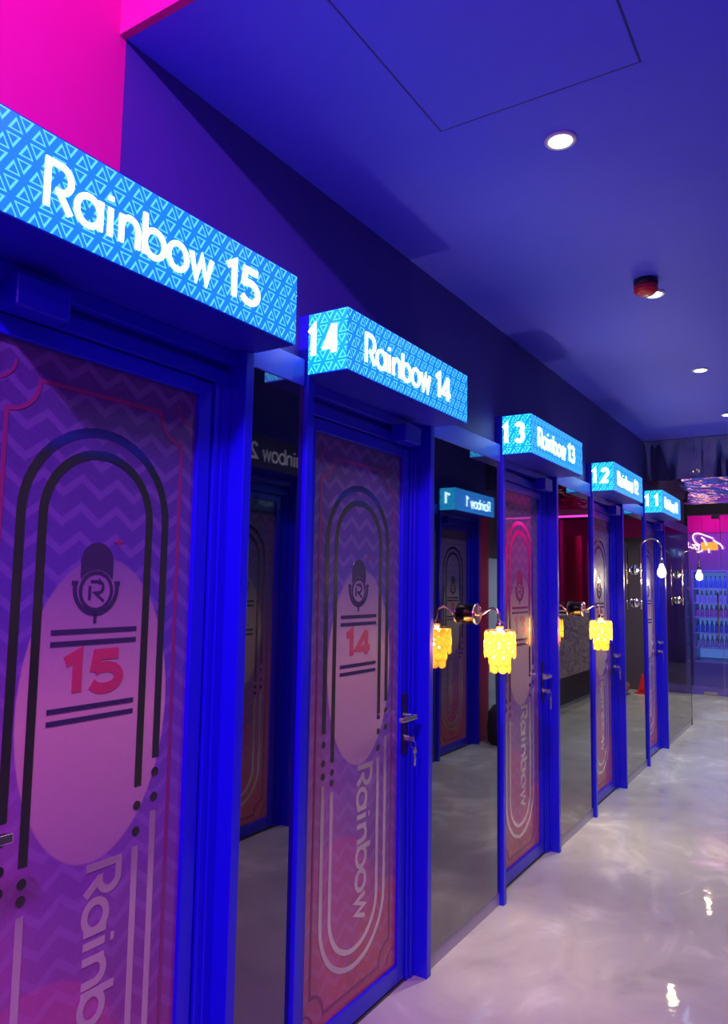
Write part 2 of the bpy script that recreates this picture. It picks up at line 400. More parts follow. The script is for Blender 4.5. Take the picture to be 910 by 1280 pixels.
# shop front: dark fascia above, room behind glass
struct('wall_shop_fascia', 'dark_wall', -2.2, 1.55, 11.56, 11.68, 2.56, CZ, label='dark fascia above the glass shop front')
struct('wall_shop_pier', 'dark_wall', 0.90, 1.55, 11.56, 11.68, 0.0, 2.25, label='dark pier beside the glass shop front')
struct('wall_shop_pier_top', 'magenta_paint', 0.90, 1.55, 11.56, 11.68, 2.25, 2.56, label='magenta band above the dark pier')
struct('wall_shop_back', 'lobby_wall', -2.2, 1.55, 13.6, 13.7, 0.0, 2.50, label='violet-lit back wall of the bottle shop')
struct('wall_shop_back_top', 'magenta_paint', -2.2, 1.55, 13.58, 13.7, 2.44, CZ, label='magenta band along the top of the shop back wall')
struct('wall_shop_side', 'lobby_wall', 1.45, 1.55, 11.68, 13.6, 0.0, CZ, label='side wall of the bottle shop')

# ceiling hatch: recessed joint lines around a flush board
hatch = thing('ceiling_hatch', 'flush square access hatch outlined in the indigo ceiling', 'hatch', (0.743, 1.537, CZ))
box('hatch_board', 'ceiling_paint', -0.275, 0.275, -0.285, 0.285, -0.0015, 0.0, parent=hatch)
for a in ((-0.281, -0.2755, -0.291, 0.291), (0.2755, 0.281, -0.291, 0.291), (-0.2755, 0.2755, -0.291, -0.2855), (-0.2755, 0.2755, 0.2855, 0.291)):
    box('hatch_joint', 'joint_dark', *a, -0.0008, 0.0, parent=hatch)

# ------------------------------------------------------------------ doors
_me = {}
def cached(key, fn):
    if key not in _me: _me[key] = fn()
    return _me[key]
GX = -0.065                                    # front of the printed glass (door-local x)
def on_pane(a, b, h): return (GX+0.0002+h, a, b)
def fin(sy):
    lo, hi = (0.402, 0.435)
    return B().box(-0.10, 0.015, *(sorted((sy*lo, sy*hi))), 0.0, 2.145)
def stadium(rw, top, bot, z0l, z1l, z0r, z1r):
    """upper hoop and lower hoop of the outlined stadium, left / right ends given"""
    up = [(-rw, z0l)] + arc(0, top-rw, rw, 180, 0, 26) + [(rw, z0r)]
    dn = [(-rw, z1l)] + arc(0, bot+rw, rw, 180, 360, 26) + [(rw, z1r)]
    return up, dn
def dot(b, a, z, r=0.011): b.poly(arc(a, z, r, 0, 342, 19), on_pane, 0.0012)
def mic():
    b = B(); mp = on_pane; t = 0.0012
    cap = arc(0, 1.540, 0.044, 180, 0, 16) + arc(0, 1.474, 0.044, 0, -28, 4)[0:1]
    # capsule head above the badge ring
    b.poly([(0.044, 1.500)] + arc(0, 1.540, 0.044, 0, 180, 16) + [(-0.044, 1.500)] + arc(0, 1.472, 0.0505, 146, 34, 10), mp, t)
    b.ribbon(arc(0, 1.472, 0.043, 0, 345, 23), 0.008, mp, t, True)
    b.ribbon([(-0.066, 1.490), (-0.056, 1.490)] + arc(0, 1.478, 0.058, 175, 365, 20) + [(0.056, 1.490), (0.066, 1.490)], 0.010, mp, t)
    b.box(GX+0.0002, GX+0.0014, -0.004, 0.004, 1.398, 1.420)
    b.ribbon([(-0.016, 1.494), (0.006, 1.494)] + arc(0.006, 1.481, 0.013, 90, -90, 8) + [(-0.004, 1.468), (0.022, 1.448)], 0.0065, mp, t)
    b.ribbon([(-0.018, 1.484), (-0.018, 1.452)], 0.0065, mp, t)
    return b.mesh('microphone_emblem', 'dark_band')
def border():
    b = B(); hw, zt, zb, r = 0.246, 1.930, 0.115, 0.075
    pts = []
    pts += arc(-hw, zt, r, -90, 0, 8); pts += arc(hw, zt, r, 180, 270, 8)
    pts += arc(hw, zb, r, 90, 180, 8); pts += arc(-hw, zb, r, 0, 90, 8)
    b.ribbon(pts, 0.0095, on_pane, 0.0010, True)
    for sx, z, a in ((-1, 1.965, 270), (1, 1.965, 180), (1, 0.095, 90), (-1, 0.095, 0)):
        b.ribbon(arc(sx*0.282, z, 0.052, a+4, a+86, 8), 0.006, on_pane, 0.0010)
    return b.mesh('border_line', 'print_line')

def door(idx, number, yc, label, side=1, hinge=1, keys=True):
    """side 1 = left wall, -1 = facing wall; hinge 1 = handle on local +y"""
    root = thing('door_%d' % idx, label, 'door', (0 if side == 1 else OPX, yc, 0), 0 if side == 1 else PI, kind='structure')
    for sy in (-1, 1):
        link('fin_post', cached(('fin', sy), lambda: fin(sy).mesh('fin_post', 'blue_paint')), root, 0.002)
        link('jamb', cached(('jamb', sy), lambda: B().box(-0.11, -0.040, *sorted((sy*0.372, sy*0.4018)), 0, 2.05).box(-0.11, -0.046, *sorted((sy*0.348, sy*0.372)), 0, 2.05).mesh('jamb', 'blue_paint')), root, 0.002)
        link('stile', cached(('stile', sy), lambda: B().box(-0.095, -0.052, *sorted((sy*0.2935, sy*0.3405)), 0.012, 2.044).mesh('stile', 'blue_paint')), root, 0.003)
    link('head', cached('head', lambda: B().box(-0.11, -0.040, -0.4018, 0.4018, 2.05, 2.088).box(-0.11, -0.020, -0.4018, 0.4018, 2.108, 2.145).box(-0.11, -0.062, -0.4018, 0.4018, 2.088, 2.108).mesh('head', 'blue_paint')), root, 0.002)
    link('top_rail', cached('trail', lambda: B().box(-0.095, -0.052, -0.2935, 0.2935, 2.004, 2.047).mesh('top_rail', 'blue_paint')), root, 0.003)
    link('bottom_rail', cached('brail', lambda: B().box(-0.095, -0.052, -0.2935, 0.2935, 0.012, 0.076).mesh('bottom_rail', 'blue_paint')), root, 0.003)
    link('threshold', cached('thr', lambda: B().box(-0.11, -0.05, -0.348, 0.348, 0, 0.010).mesh('threshold', 'black_metal')), root)
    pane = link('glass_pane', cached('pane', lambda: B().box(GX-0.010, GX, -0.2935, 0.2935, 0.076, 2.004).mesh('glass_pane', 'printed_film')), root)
    link('border_line', cached('border', border), pane)
    ou, od = stadium(0.200, 1.842, 0.190, 1.00, 0.83, 1.06, 0.93)
    iu, idn = stadium(0.148, 1.790, 0.244, 0.90, 0.80, 1.00, 0.86)
    for key, pts, wd in (('ou', ou, 0.021), ('od', od, 0.018), ('iu', iu, 0.021), ('id', idn, 0.018)):
        link('arch_stripe', cached(key, lambda: B().ribbon(pts, wd, on_pane, 0.0012).mesh('arch_stripe', 'clear_band_lit' if key in ('od', 'id') else 'clear_band')), pane)
    def dots():
        b = B()
        for a, z in ((-0.2, 0.965), (-0.2, 0.905), (-0.2, 0.862), (-0.148, 0.866), (-0.148, 0.832), (0.2, 1.025), (0.2, 0.965), (0.148, 0.955), (0.148, 0.895)): dot(b, a, z)
        return b.mesh('arch_dots', 'clear_band')
    link('arch_dots', cached('dots', dots), pane)
    link('microphone_emblem', cached('mic', mic), pane)
    def star():
        pts = []
        for k in range(8):
            r = 0.017 if k % 2 == 0 else 0.0045
            pts.append((0.058+r*math.cos(k*PI/4), 1.588+r*math.sin(k*PI/4)))
        return B().poly(pts, on_pane, 0.001).mesh('sparkle', 'print_line')
    link('sparkle', cached('star', star), pane)
    for z in (1.381, 1.355, 1.210, 1.184):
        link('rule_line', cached(('rule', z), lambda: B().box(GX+0.0002, GX+0.0014, -0.112, 0.122, z-0.0055, z+0.0055).mesh('rule_line', 'dark_band')), pane)
    hw = 0.034*len(number)+0.004
    obj('number', text(B(), number, on_pane, -hw, hw, 1.245, 0.086, 0.025, 0.001), 'print_red', pane)['label'] = 'red printed number %s' % number
    def word():
        mp = lambda a, b, h: (GX+0.0002+h, 0.012+b, 0.846-a)     # reads downwards, tops to the right
        return text(B(), 'Rainbow', mp, 0.0, 0.505, 0.0, 0.090, 0.0170, 0.0012).mesh('lettering', 'clear_band_lit')
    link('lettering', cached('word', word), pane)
    # magnetic lock under the head, lever handle and lock on the same side
    lo, hi = sorted((hinge*0.170, hinge*0.295))
    obj('magnetic_lock', B().box(-0.0398, 0.026, lo, hi, 2.044, 2.112), 'blue_paint', root, bevel=0.004)
    lo, hi = sorted((hinge*0.302, hinge*0.338))
    pl = obj('lock_plate', B().box(-0.0519, -0.046, lo, hi, 0.845, 1.075), 'black_metal', root, bevel=0.002)
    yl = hinge*0.320
    lev = B().tube([(-0.047, yl, 0.990), (-0.012, yl, 0.990)], 0.010, 10)
    obj('lever_handle', lev.box(-0.014, 0.002, *sorted((yl+hinge*0.012, yl-hinge*0.105)), 0.981, 0.999), 'steel', root, bevel=0.002)
    obj('lock_cylinder', B().lathe([(0.011, 0), (0.011, 0.014), (0.008, 0.017)], (-0.0459, yl, 0.905), 'x', 14), 'steel', root)
    if keys:
        k = thing('key_bunch', KEY_LABEL[number], 'keys', (0 if side == 1 else OPX, yc, 0), 0 if side == 1 else PI)
        x = -0.028
        b = B().box(x, x+0.022, yl-0.0012, yl+0.0012, 0.896, 0.914)
        obj('inserted_key', b, 'steel', k)
        ring = [(x+0.018+0.012*math.cos(t), yl, 0.886+0.014*math.sin(t)) for t in [i*PI/8 for i in range(16)]]
        obj('key_ring', B().tube(ring, 0.0012, 6, True), 'steel', k)
        x2 = x+0.026
        kb = B().lathe([(0.013, -0.001), (0.013, 0.001)], (x2, yl, 0.860), 'x', 14).box(x2-0.001, x2+0.001, yl-0.006, yl+0.006, 0.806, 0.850)
        for q in range(3): kb.box(x2-0.001, x2+0.001, yl+0.006, yl+0.009, 0.810+q*0.011, 0.815+q*0.011)
        obj('hanging_key', kb, 'steel', k)
    return root

def sign(number, yc, label, side=1, lit=True):
    root = thing('light_box_sign', label, 'sign', (0 if side == 1 else OPX, yc, 0), 0 if side == 1 else PI, group='room name sign boxes')
    x0, D, z0, z1, H = -0.029, 0.160, 2.1455, 2.345, 0.435
    link('housing', cached('house', lambda: B().box(x0, D-0.003, -H+0.003, H-0.003, z0, z1).mesh('housing', 'sign_case')), root)
    e = 0.004
    link('front_panel', cached(('front', lit), lambda: B().box(D-0.003, D, -H, H, z0+e, z1-e).mesh('front_panel', 'sign_front_print' if lit else 'sign_unlit_print')), root)
    for sy in (-1, 1):
        link('end_panel', cached(('end', sy, lit), lambda: B().box(0.012, D-0.003, *sorted((sy*(H-0.003), sy*H)), z0+e, z1-e).mesh('end_panel', 'sign_end_print' if lit else 'sign_unlit_print')), root)
    mat = 'white_glow' if lit else 'white_unlit'
    mpf = lambda a, b, h: (D+0.0002+h, a, b)
    obj('lettering', text(B(), 'Rainbow', mpf, -0.330, 0.100, 2.197, 0.090, 0.0120, 0.003), mat, root)
    wn = 0.110 if len(number) == 2 else 0.045
    obj('number', text(B(), number, mpf, 0.160, 0.160+wn, 2.199, 0.090, 0.0160, 0.003), mat, root)
    x1 = 0.018 if len(number) == 2 else 0.060
    mn = lambda a, b, h: (a, -H-0.0002-h, b)
    obj('end_number', text(B(), ' '.join(number), mn, x1, x1+0.100*len(number)/2, 2.207, 0.092, 0.020, 0.003), mat, root)
    mf = lambda a, b, h: (0.17-a, H+0.0002+h, b)
    obj('end_number', text(B(), ' '.join(number), mf, x1, x1+0.100*len(number)/2, 2.207, 0.092, 0.020, 0.003), mat, root)
    return root

SIGN_LABEL = {'15': 'lit blue triangle-patterned sign box reading Rainbow 15, next to the magenta wall',
 '14': 'lit blue sign box reading Rainbow 14, between the narrow mirror and the first shell lamp',
 '13': 'lit blue sign box reading Rainbow 13, over the door flanked by both shell lamps',
 '12': 'lit blue sign box reading Rainbow 12, between a shell lamp and a hooped pipe lamp',
 '11': 'lit blue sign box reading Rainbow 11, under the mirrored bulkhead'}
KEY_LABEL = {'14': 'steel keys hanging in the lock of door 14 beside the first shell lamp', '13': 'steel keys in the lock of door 13, between both shell lamps',
 '12': 'keys in the lock of door 12, between shell lamp and hooped lamp', '11': 'keys in the lock of door 11, under the mirrored bulkhead'}
DOORS = [('15', 1.12), ('14', 2.245), ('13', 3.86), ('12', 5.47), ('11', 7.13)]
for i, (n, yc) in enumerate(DOORS):
    door(i+1, n, yc, 'blue framed glass door printed with red number %s under sign %s' % (n, n), 1, -1 if i == 0 else 1, keys=(i > 0))
    sign(n, yc, SIGN_LABEL[n])
OPP = [('2', 3.33), ('1', 6.22)]
for i, (n, yc) in enumerate(OPP):
    door(6+i, n, yc, 'blue framed glass door printed with number %s, seen in the mirror' % n, -1, 1, keys=False)
    sign(n, yc, ('lit blue sign box reading Rainbow 1, seen in the mirror' if n == '1' else 'unlit dark sign box reading Rainbow 2, seen in the mirror'), -1, n == '1')

# ------------------------------------------------------------------ mirror bays between the doors
MX = -0.002
edges = [(DOORS[i][1]+0.437, DOORS[i+1][1]-0.437) for i in range(4)] + [(DOORS[4][1]+0.437, WY1-0.013)]
names = ['narrow dark tinted mirror panel without a lamp between doors 15 and 14', 'dark tinted mirror behind the shell lamp between doors 14 and 13', 'dark tinted mirror behind the shell lamp reflecting the speckled counter',
         'dark tinted mirror behind the hooped lamp between doors 12 and 11', 'wide dark tinted mirror panel past door 11 at the wall end']
for i, (a, b) in enumerate(edges):
    tag(box('mirror_panel', 'tinted_mirror', -0.119, MX, a, b, 0.066, 2.112), names[i], 'mirror', 'tinted mirror panels between the doors')
    struct('baseboard_left_%d' % (i+1), 'kick_grey', -0.119, MX-0.006, a, b, 0.0, 0.065, label='grey kick strip under the ' + names[i].replace(' dark tinted', ''), cat='baseboard')
    struct('trim_%d' % (i+1), 'blue_band', -0.119, MX+0.004, a, b, 2.113, 2.199, label='pale blue rail above the ' + names[i].replace(' dark tinted', ''), cat='trim', bevel=0.002)
struct('wall_left_near', 'wall_paint', -0.119, 0.0, -4.2, 0.683, 0.0, 2.199, label='dark indigo wall before the first door', cat='wall')
# facing wall panels
oe = [(WY0, OPP[0][1]-0.437), (OPP[0][1]+0.437, OPP[1][1]-0.437)]
for i, (a, b) in enumerate(oe):
    tag(box('wall_panel', 'grey_panel', OPX+0.020, OPX+0.026, a, b, 0.066, 2.112), ['grey wall panel before the door numbered 2', 'grey wall panel between doors 2 and 1'][i], 'panel', 'grey panels on the facing wall')
    struct('baseboard_right_%d' % (i+1), 'dark_wall', OPX+0.016, OPX+0.119, a, b, 0.0, 0.12, label='dark baseboard of the facing wall panel', cat='baseboard')
    struct('trim_right_%d' % (i+1), 'blue_band', OPX+0.010, OPX+0.119, a, b, 2.113, 2.199, label='pale blue rail of the facing wall', cat='trim')
tag(box('wall_panel', 'red_panel', OPX+0.02, OPX+0.119, 6.65, 6.95, 0.0, 2.199), 'dark red wall panel next to the door numbered 1', 'panel')
tag(box('wall_panel', 'pale_panel', OPX+0.02, OPX+0.119, 6.952, 7.278, 0.0, 1.77), 'pale blue-white wall panel past the dark red panel', 'panel')
tag(box('wall_panel', 'dark_wall', OPX+0.02, OPX+0.119, 6.952, 7.278, 1.772, 2.199), 'dark panel above the pale blue-white panel', 'panel')

# ------------------------------------------------------------------ downlights
def downlight(x, y, z, label, power=1.0, col=WARM):
    r = thing('downlight', label, 'ceiling light', (x, y, z), group='round recessed downlights')
    link('trim_ring', cached('dring', lambda: B().lathe([(0.047, 0.0), (0.047, -0.003), (0.044, -0.007), (0.033, -0.006), (0.032, -0.001)], (0, 0, 0), 'z', 28).mesh('trim_ring', 'white_plastic', True)), r)
    link('lens', cached('dlens', lambda: B().lathe([(0.0315, -0.0012), (0.031, -0.0075), (0.010, -0.009)], (0, 0, 0), 'z', 24).mesh('lens', 'lamp_lens', True)), r)
    light('downlight_beam', 'SPOT', (0, 0, -0.02), SPOT_W*power, col, r, 0.03, spot_size=math.radians(125), spot_blend=0.9)
for k, y in enumerate((2.045, 3.391, 4.747, 6.087)):
    downlight(0.748, y, CZ, ['round white recessed downlight beside the ceiling hatch', 'round white recessed downlight right behind the red alarm', 'third round recessed downlight from the ceiling hatch', 'round recessed downlight closest to the bulkhead'][k], (0.62, 0.85, 1.15, 1.6)[k], WARM if k < 3 else COOL)
downlight(0.748, 7.55, 2.455, 'round recessed downlight under the mirrored bulkhead', 1.9, COOL)
downlight(1.56, 9.9, CZ, 'round downlight over the reception counter', 2.0)
downlight(2.26, 11.7, CZ, 'round downlight behind the reception counter', 2.0)
downlight(1.15, 10.6, CZ, 'added round downlight in front of the dark pier, brightening the reception', 2.0)  # extra lamp, added to brighten the reception
downlight(0.30, 10.4, CZ, 'round downlight in front of the glass shop front', 1.6, COOL)

# red fire alarm sounder
al = thing('fire_alarm_beacon', 'small red round fire alarm on a dark base on the ceiling', 'alarm', (0.747, 3.22, CZ))
obj('base', B().lathe([(0.050, 0.0), (0.050, -0.022), (0.046, -0.024)], (0, 0, 0), 'z', 28), 'black_metal', al, True)
rd = obj('sounder_body', B().lathe([(0.048, -0.0245), (0.050, -0.034), (0.046, -0.052), (0.034, -0.064), (0.012, -0.068)], (0, 0, 0), 'z', 28), 'red_plastic', al, True)
for k in range(6):
    a = k*PI/3
    obj('sounder_slot', B().tube([(0.047*math.cos(a+t), 0.047*math.sin(a+t), -0.047) for t in (0.0, 0.2, 0.4, 0.6)], 0.0035, 6), 'red_plastic', rd)

# ------------------------------------------------------------------ shell sconces on the mirrors
def sconce(y, z, label):
    r = thing('shell_sconce', label, 'wall lamp', (MX, y, z), group='shell shade wall lamps')
    obj('wall_mount', B().lathe([(0.043, 0.0), (0.043, 0.036), (0.047, 0.038), (0.047, 0.047), (0.041, 0.049)], (0, 0, 0), 'x', 30), 'gold_chrome', r, True)
    pts = [(0.047, 0, 0.0), (0.060, 0, -0.003), (0.074, 0, 0.002), (0.089, 0, 0.014), (0.106, 0, 0.025), (0.124, 0, 0.028), (0.140, 0, 0.021), (0.150, 0, 0.004), (0.153, 0, -0.018), (0.153, 0, -0.032)]
    obj('arm', B().tube(pts, 0.0055, 10), 'gold_chrome', r, True)
    cx = 0.153
    obj('socket', B().lathe([(0.012, -0.030), (0.017, -0.034), (0.017, -0.056), (0.012, -0.060)], (cx, 0, 0), 'z', 18), 'gold_chrome', r, True)
    sh = obj('shade_frame', B().tube([(cx+0.064*math.cos(i*PI/14), 0.064*math.sin(i*PI/14), -0.066) for i in range(28)], 0.0022, 6, True)
             .tube([(cx-0.064, 0, -0.066), (cx+0.064, 0, -0.066)], 0.0018, 6).tube([(cx, -0.064, -0.066), (cx, 0.064, -0.066)], 0.0018, 6), 'gold_chrome', r)
    obj('lower_ring', B().tube([(cx+0.046*math.cos(i*PI/14), 0.046*math.sin(i*PI/14), -0.150) for i in range(28)], 0.0018, 6, True), 'gold_chrome', r)
    disc = cached('capiz', lambda: B().lathe([(0.004, -0.0010), (0.021, -0.0006), (0.0225, 0.0), (0.021, 0.0006), (0.004, 0.0010)], (0, 0, 0), 'x', 16).mesh('shell_disc', 'capiz_shell', True))
    tiers = [(0.064, -0.082, 10), (0.067, -0.117, 10), (0.065, -0.152, 10), (0.044, -0.186, 7), (0.042, -0.216, 7)]
    for ti, (rad, dz, n) in enumerate(tiers):
        for k in range(n):
            a = 2*PI*(k+0.5*(ti % 2))/n
            d = link('shell_disc', disc, sh)
            d.location = (cx+rad*math.cos(a), rad*math.sin(a), dz-0.010); d.rotation_euler = (0, 0, a)
    obj('bulb', B().lathe([(0.010, -0.060), (0.012, -0.078), (0.021, -0.105), (0.020, -0.125), (0.008, -0.138)], (cx, 0, 0), 'z', 18), 'bulb_glow', r, True)
    light('sconce_light', 'POINT', (cx, 0, -0.155), 34.0, (1.0, 0.85, 0.56), r, 0.02)
sconce(3.045, 1.372, 'wall lamp with yellow shell disc shade on the mirror between doors 14 and 13')
sconce(4.685, 1.360, 'yellow shell disc lamp on the mirror that reflects the speckled counter')

# hooped pipe lamps with bare bulbs
def hoop_lamp(y, label):
    r = thing('hoop_pipe_lamp', label, 'wall lamp', (MX, y, 0), group='hooped pipe wall lamps')
    px, bx = 0.051, 0.215; R = (bx-px)/2
    pts = [(px, 0, 1.325), (px, 0, 1.45), (px, 0, 1.60)] + [(px+R-R*math.cos(a), 0, 1.815+R*math.sin(a)) for a in [i*PI/14 for i in range(15)]] + [(bx, 0, 1.735)]
    obj('pipe', B().tube(pts, 0.0065, 10), 'gold_chrome', r, True)
    for z in (1.645, 1.380):
        m = obj('wall_mount', B().lathe([(0.040, 0.0), (0.041, 0.010), (0.037, 0.022), (0.026, 0.032), (0.012, 0.037), (0.009, 0.045)], (0, 0, z), 'x', 26), 'chrome', r, True)
        obj('clamp', B().lathe([(0.011, -0.014), (0.011, 0.014)], (px, 0, z), 'z', 14), 'chrome', m, True)
    obj('bulb_holder', B().lathe([(0.008, 1.745), (0.016, 1.735), (0.017, 1.695), (0.014, 1.690)], (bx, 0, 0), 'z', 18), 'steel', r, True)
    b = obj('bulb', B().lathe([(0.013, 1.690), (0.018, 1.672), (0.031, 1.640), (0.034, 1.620), (0.028, 1.598), (0.010, 1.586)], (bx, 0, 0), 'z', 22), 'bulb_glow', r, True)
    light('bulb_light', 'POINT', (bx, 0, 1.555), 6.0, (1.0, 0.82, 0.50), r, 0.02)
hoop_lamp(6.305, 'hooped pipe wall lamp with bare bulb on the mirror between doors 12 and 11')
hoop_lamp(8.26, 'hooped pipe wall lamp with bare bulb on the mirror past door 11')

# ------------------------------------------------------------------ lobby LED tubes (high ceiling behind the photographer)
def led_tube(x, y0, y1, z, mat, col, power, label):
    r = thing('led_tube', label, 'lamp', (x, (y0+y1)/2, z), group='coloured LED tubes of the lobby')
    h = (y1-y0)/2
    box('tube_channel', 'white_plastic', -0.03, 0.03, -h, h, 0.0, 0.04, parent=r)
    obj('diffuser', B().tube([(0, -h, -0.015), (0, h, -0.015)], 0.014, 10), mat, r)
    o = light('tube_light', 'AREA', (0, 0, -0.035), power, col, r, shape='RECTANGLE', size=0.06, size_y=2*h)
led_tube(0.80, -1.6, 0.85, 3.459, 'magenta_tube', MAGENTA, MAGENTA_W*0.75, 'magenta LED tube near the magenta wall')
led_tube(1.2, -3.6, -0.6, 3.459, 'blue_tube', BLUE, BLUE_W, 'blue LED tube along the lobby ceiling')
led_tube(2.6, -3.6, 0.6, 3.459, 'magenta_tube', (0.9, 0.08, 0.8), MAGENTA_W, 'magenta LED tube over the lobby centre')
led_tube(3.8, -3.6, 0.6, 3.459, 'blue_tube', BLUE, BLUE_W, 'blue LED tube near the lobby right wall')

# added violet-pink fill bar, out of view, tilted to tint the corridor floor
wb = thing('added_wash_bar', 'added violet-pink wash bar under the high lobby ceiling, tinting the corridor floor', 'lamp', (1.0, -0.9, 3.40))
box('bar_housing', 'white_plastic', -0.8, 0.8, -0.04, 0.0, -0.03, 0.03, parent=wb)
obj('diffuser', B().tube([(-0.78, 0.012, -0.012), (0.78, 0.012, -0.012)], 0.012, 10), 'magenta_tube', wb)
for x in (-0.6, 0.6): obj('hanger', B().tube([(x, -0.02, 0.03), (x, -0.02, 0.0995)], 0.006, 6), 'steel', wb)
light('bar_light', 'AREA', (0, 0.03, -0.03), WASH_W, (0.55, 0.15, 1.0), wb, shape='RECTANGLE', size=1.6, size_y=0.06).rotation_euler = (math.radians(42), 0, 0)

# ------------------------------------------------------------------ glass shop front
shop = thing('glass_shop_front', 'frameless glass shop front with door past the corridor end', 'glass front', (0, 11.60, 0))
for a, b, nm in ((-2.19, -0.42, 'glass_panel'), (-0.415, 0.03, 'glass_door'), (0.035, 0.895, 'glass_panel')):
    p = box(nm, 'clear_glass', a, b, -0.006, 0.006, 0.008, 2.555, parent=shop)
    if nm == 'glass_door':
        box('patch_fitting', 'steel', -0.24, -0.06, -0.014, 0.014, 0.006, 0.055, parent=p)
        box('patch_fitting', 'steel', -0.08, 0.02, -0.014, 0.014, 2.50, 2.554, parent=p)
        obj('pull_handle', B().tube([(-0.02, -0.045, 0.75), (-0.02, -0.045, 1.45)], 0.010, 8).tube([(-0.02, -0.045, 0.82), (-0.02, -0.006, 0.82)], 0.006, 6).tube([(-0.02, -0.045, 1.38), (-0.02, -0.006, 1.38)], 0.006, 6), 'steel', p)
    for q in ((a, b) if nm == 'glass_door' else ()):
        box('glass_edge', 'steel', q-0.003, q+0.003, -0.007, 0.007, 0.008, 2.555, parent=shop)

neon = thing('neon_script_sign', 'pink neon script sign hung in the glass front, with an amber reflection built as a glowing block', 'neon sign', (0, 11.50, 0))
STROKES = [[(-0.054, 2.215), (-0.104, 2.237), (-0.161, 2.262), (-0.211, 2.283), (-0.263, 2.292), (-0.299, 2.283), (-0.319, 2.251), (-0.313, 2.209), (-0.292, 2.167), (-0.26, 2.138), (-0.228, 2.124)],
 [(-0.206, 2.235), (-0.175, 2.207), (-0.154, 2.157), (-0.139, 2.115)],
 [(-0.055, 2.191), (-0.011, 2.162), (0.032, 2.134), (0.059, 2.102), (0.067, 2.064)],
 [(-0.395, 2.175), (-0.383, 2.147), (-0.391, 2.091), (-0.358, 2.097), (-0.317, 2.076), (-0.3, 2.104), (-0.331, 2.132), (-0.293, 2.131), (-0.242, 2.103), (-0.243, 2.061), (-0.275, 2.061), (-0.303, 2.104)],
 [(-0.283, 2.016), (-0.244, 2.026), (-0.192, 2.046)], [(-0.115, 2.073), (-0.113, 2.011)]]
for s in STROKES: obj('neon_stroke', B().tube([(x, 0, z) for x, z in s], 0.0105, 8), 'neon_pink', neon, True)
obj('amber_reflection', B().box(-0.215, 0.0, 0.012, 0.05, 2.05, 2.163), 'amber', neon, bevel=0.006)  # glowing block stands in for an amber reflection on the glass
for x in (-0.20, -0.02): obj('hanging_wire', B().tube([(x, 0.03, 2.16), (x, 0.03, 2.815)], 0.0015, 6), 'black_metal', neon)

# bottle cooler with shelves
CX0, CX1, CYF, CYB = -0.52, 0.62, 12.60, 13.15
cool = thing('bottle_cooler', 'open bottle cooler with lit shelves behind the glass front', 'cooler', (0, 0, 0))
box('back_panel', 'cooler_light', CX0+0.03, CX1-0.03, CYB-0.03, CYB, 0.40, 1.76, parent=cool)
for a, b in ((CX0, CX0+0.03), (CX1-0.03, CX1), (-0.02, 0.005)): box('side_panel', 'cooler_body', a, b, CYF, CYB, 0.36, 1.765, parent=cool)
box('plinth', 'cooler_body', CX0, CX1, CYF, CYB, 0.0, 0.36, parent=cool)
box('top_panel', 'cooler_body', CX0, CX1, CYF, CYB, 1.765, 1.79, parent=cool)
ZS = (0.60, 0.825, 1.065, 1.285, 1.51)
for z in ZS: box('shelf', 'pale_panel', CX0+0.031, -0.021, CYF, CYB-0.031, z-0.02, z, parent=cool)
for z in ZS: box('shelf', 'pale_panel', 0.006, CX1-0.031, CYF, CYB-0.031, z-0.02, z, parent=cool)
box('floor_tray', 'pale_panel', CX0+0.031, CX1-0.031, CYF, CYB-0.031, 0.362, 0.385, parent=cool)
bot = {m: B().lathe([(0.026, 0), (0.028, 0.01), (0.028, 0.105), (0.012, 0.145), (0.010, 0.178), (0.012, 0.188)], (0, 0, 0), 'z', 12).mesh('bottle', m, True) for m in ('bottle_blue', 'bottle_pale', 'bottle_pink')}
rown = ['lowest', 'second lowest', 'middle', 'second highest', 'highest']
rowm = [('bottle_pale', 'pale'), ('bottle_blue', 'blue'), ('bottle_pink', 'pink'), ('bottle_pale', 'pale'), ('bottle_blue', 'blue')]
for i, z in enumerate(ZS):
    for k in range(14):
        x = (CX0+0.075+k*0.066) if k < 7 else (0.075+(k-7)*0.076)
        o = link('bottle', bot[rowm[i][0]]); o.location = (x, CYF+0.05, z)
        tag(o, '%s bottle standing on the %s cooler shelf' % (rowm[i][1], rown[i]), 'bottle', 'bottles on the %s cooler shelf' % rown[i])
# added magenta tubes that brighten the shop and reception walls
def wash(x, y, z, half, power, label):
    r = thing('added_wash_tube', label, 'lamp', (x, y, z), group='added magenta wall-wash tubes')
    box('tube_channel', 'white_plastic', -half, half, -0.03, 0.03, 0.005, 0.045, parent=r)
    obj('diffuser', B().tube([(-half, 0, -0.01), (half, 0, -0.01)], 0.014, 10), 'magenta_tube', r)
    o = light('tube_light', 'AREA', (0, 0.02, -0.03), power, MAGENTA, r, shape='RECTANGLE', size=2*half, size_y=0.06)
    o.rotation_euler = (math.radians(50), 0, 0)
wash(-0.3, 13.0, CZ-0.045, 1.0, 4.5, 'added magenta tube light brightening the shop back wall')
wash(3.2, 13.2, CZ-0.045, 1.4, 75.0, 'added magenta tube light brightening the far wall behind reception')
# violet ceiling tube of the shop
st = thing('shop_tube_light', 'violet-blue tube light on the bottle shop ceiling', 'lamp', (-0.2, 12.15, CZ-0.045))
box('tube_channel', 'white_plastic', -0.9, 0.9, -0.03, 0.03, 0.005, 0.045, parent=st)
obj('diffuser', B().tube([(-0.9, 0, -0.01), (0.9, 0, -0.01)], 0.014, 10), 'blue_tube', st)
light('tube_light', 'AREA', (0, 0, -0.03), 42.0, (0.28, 0.16, 1.0), st, shape='RECTANGLE', size=1.8, size_y=0.06)

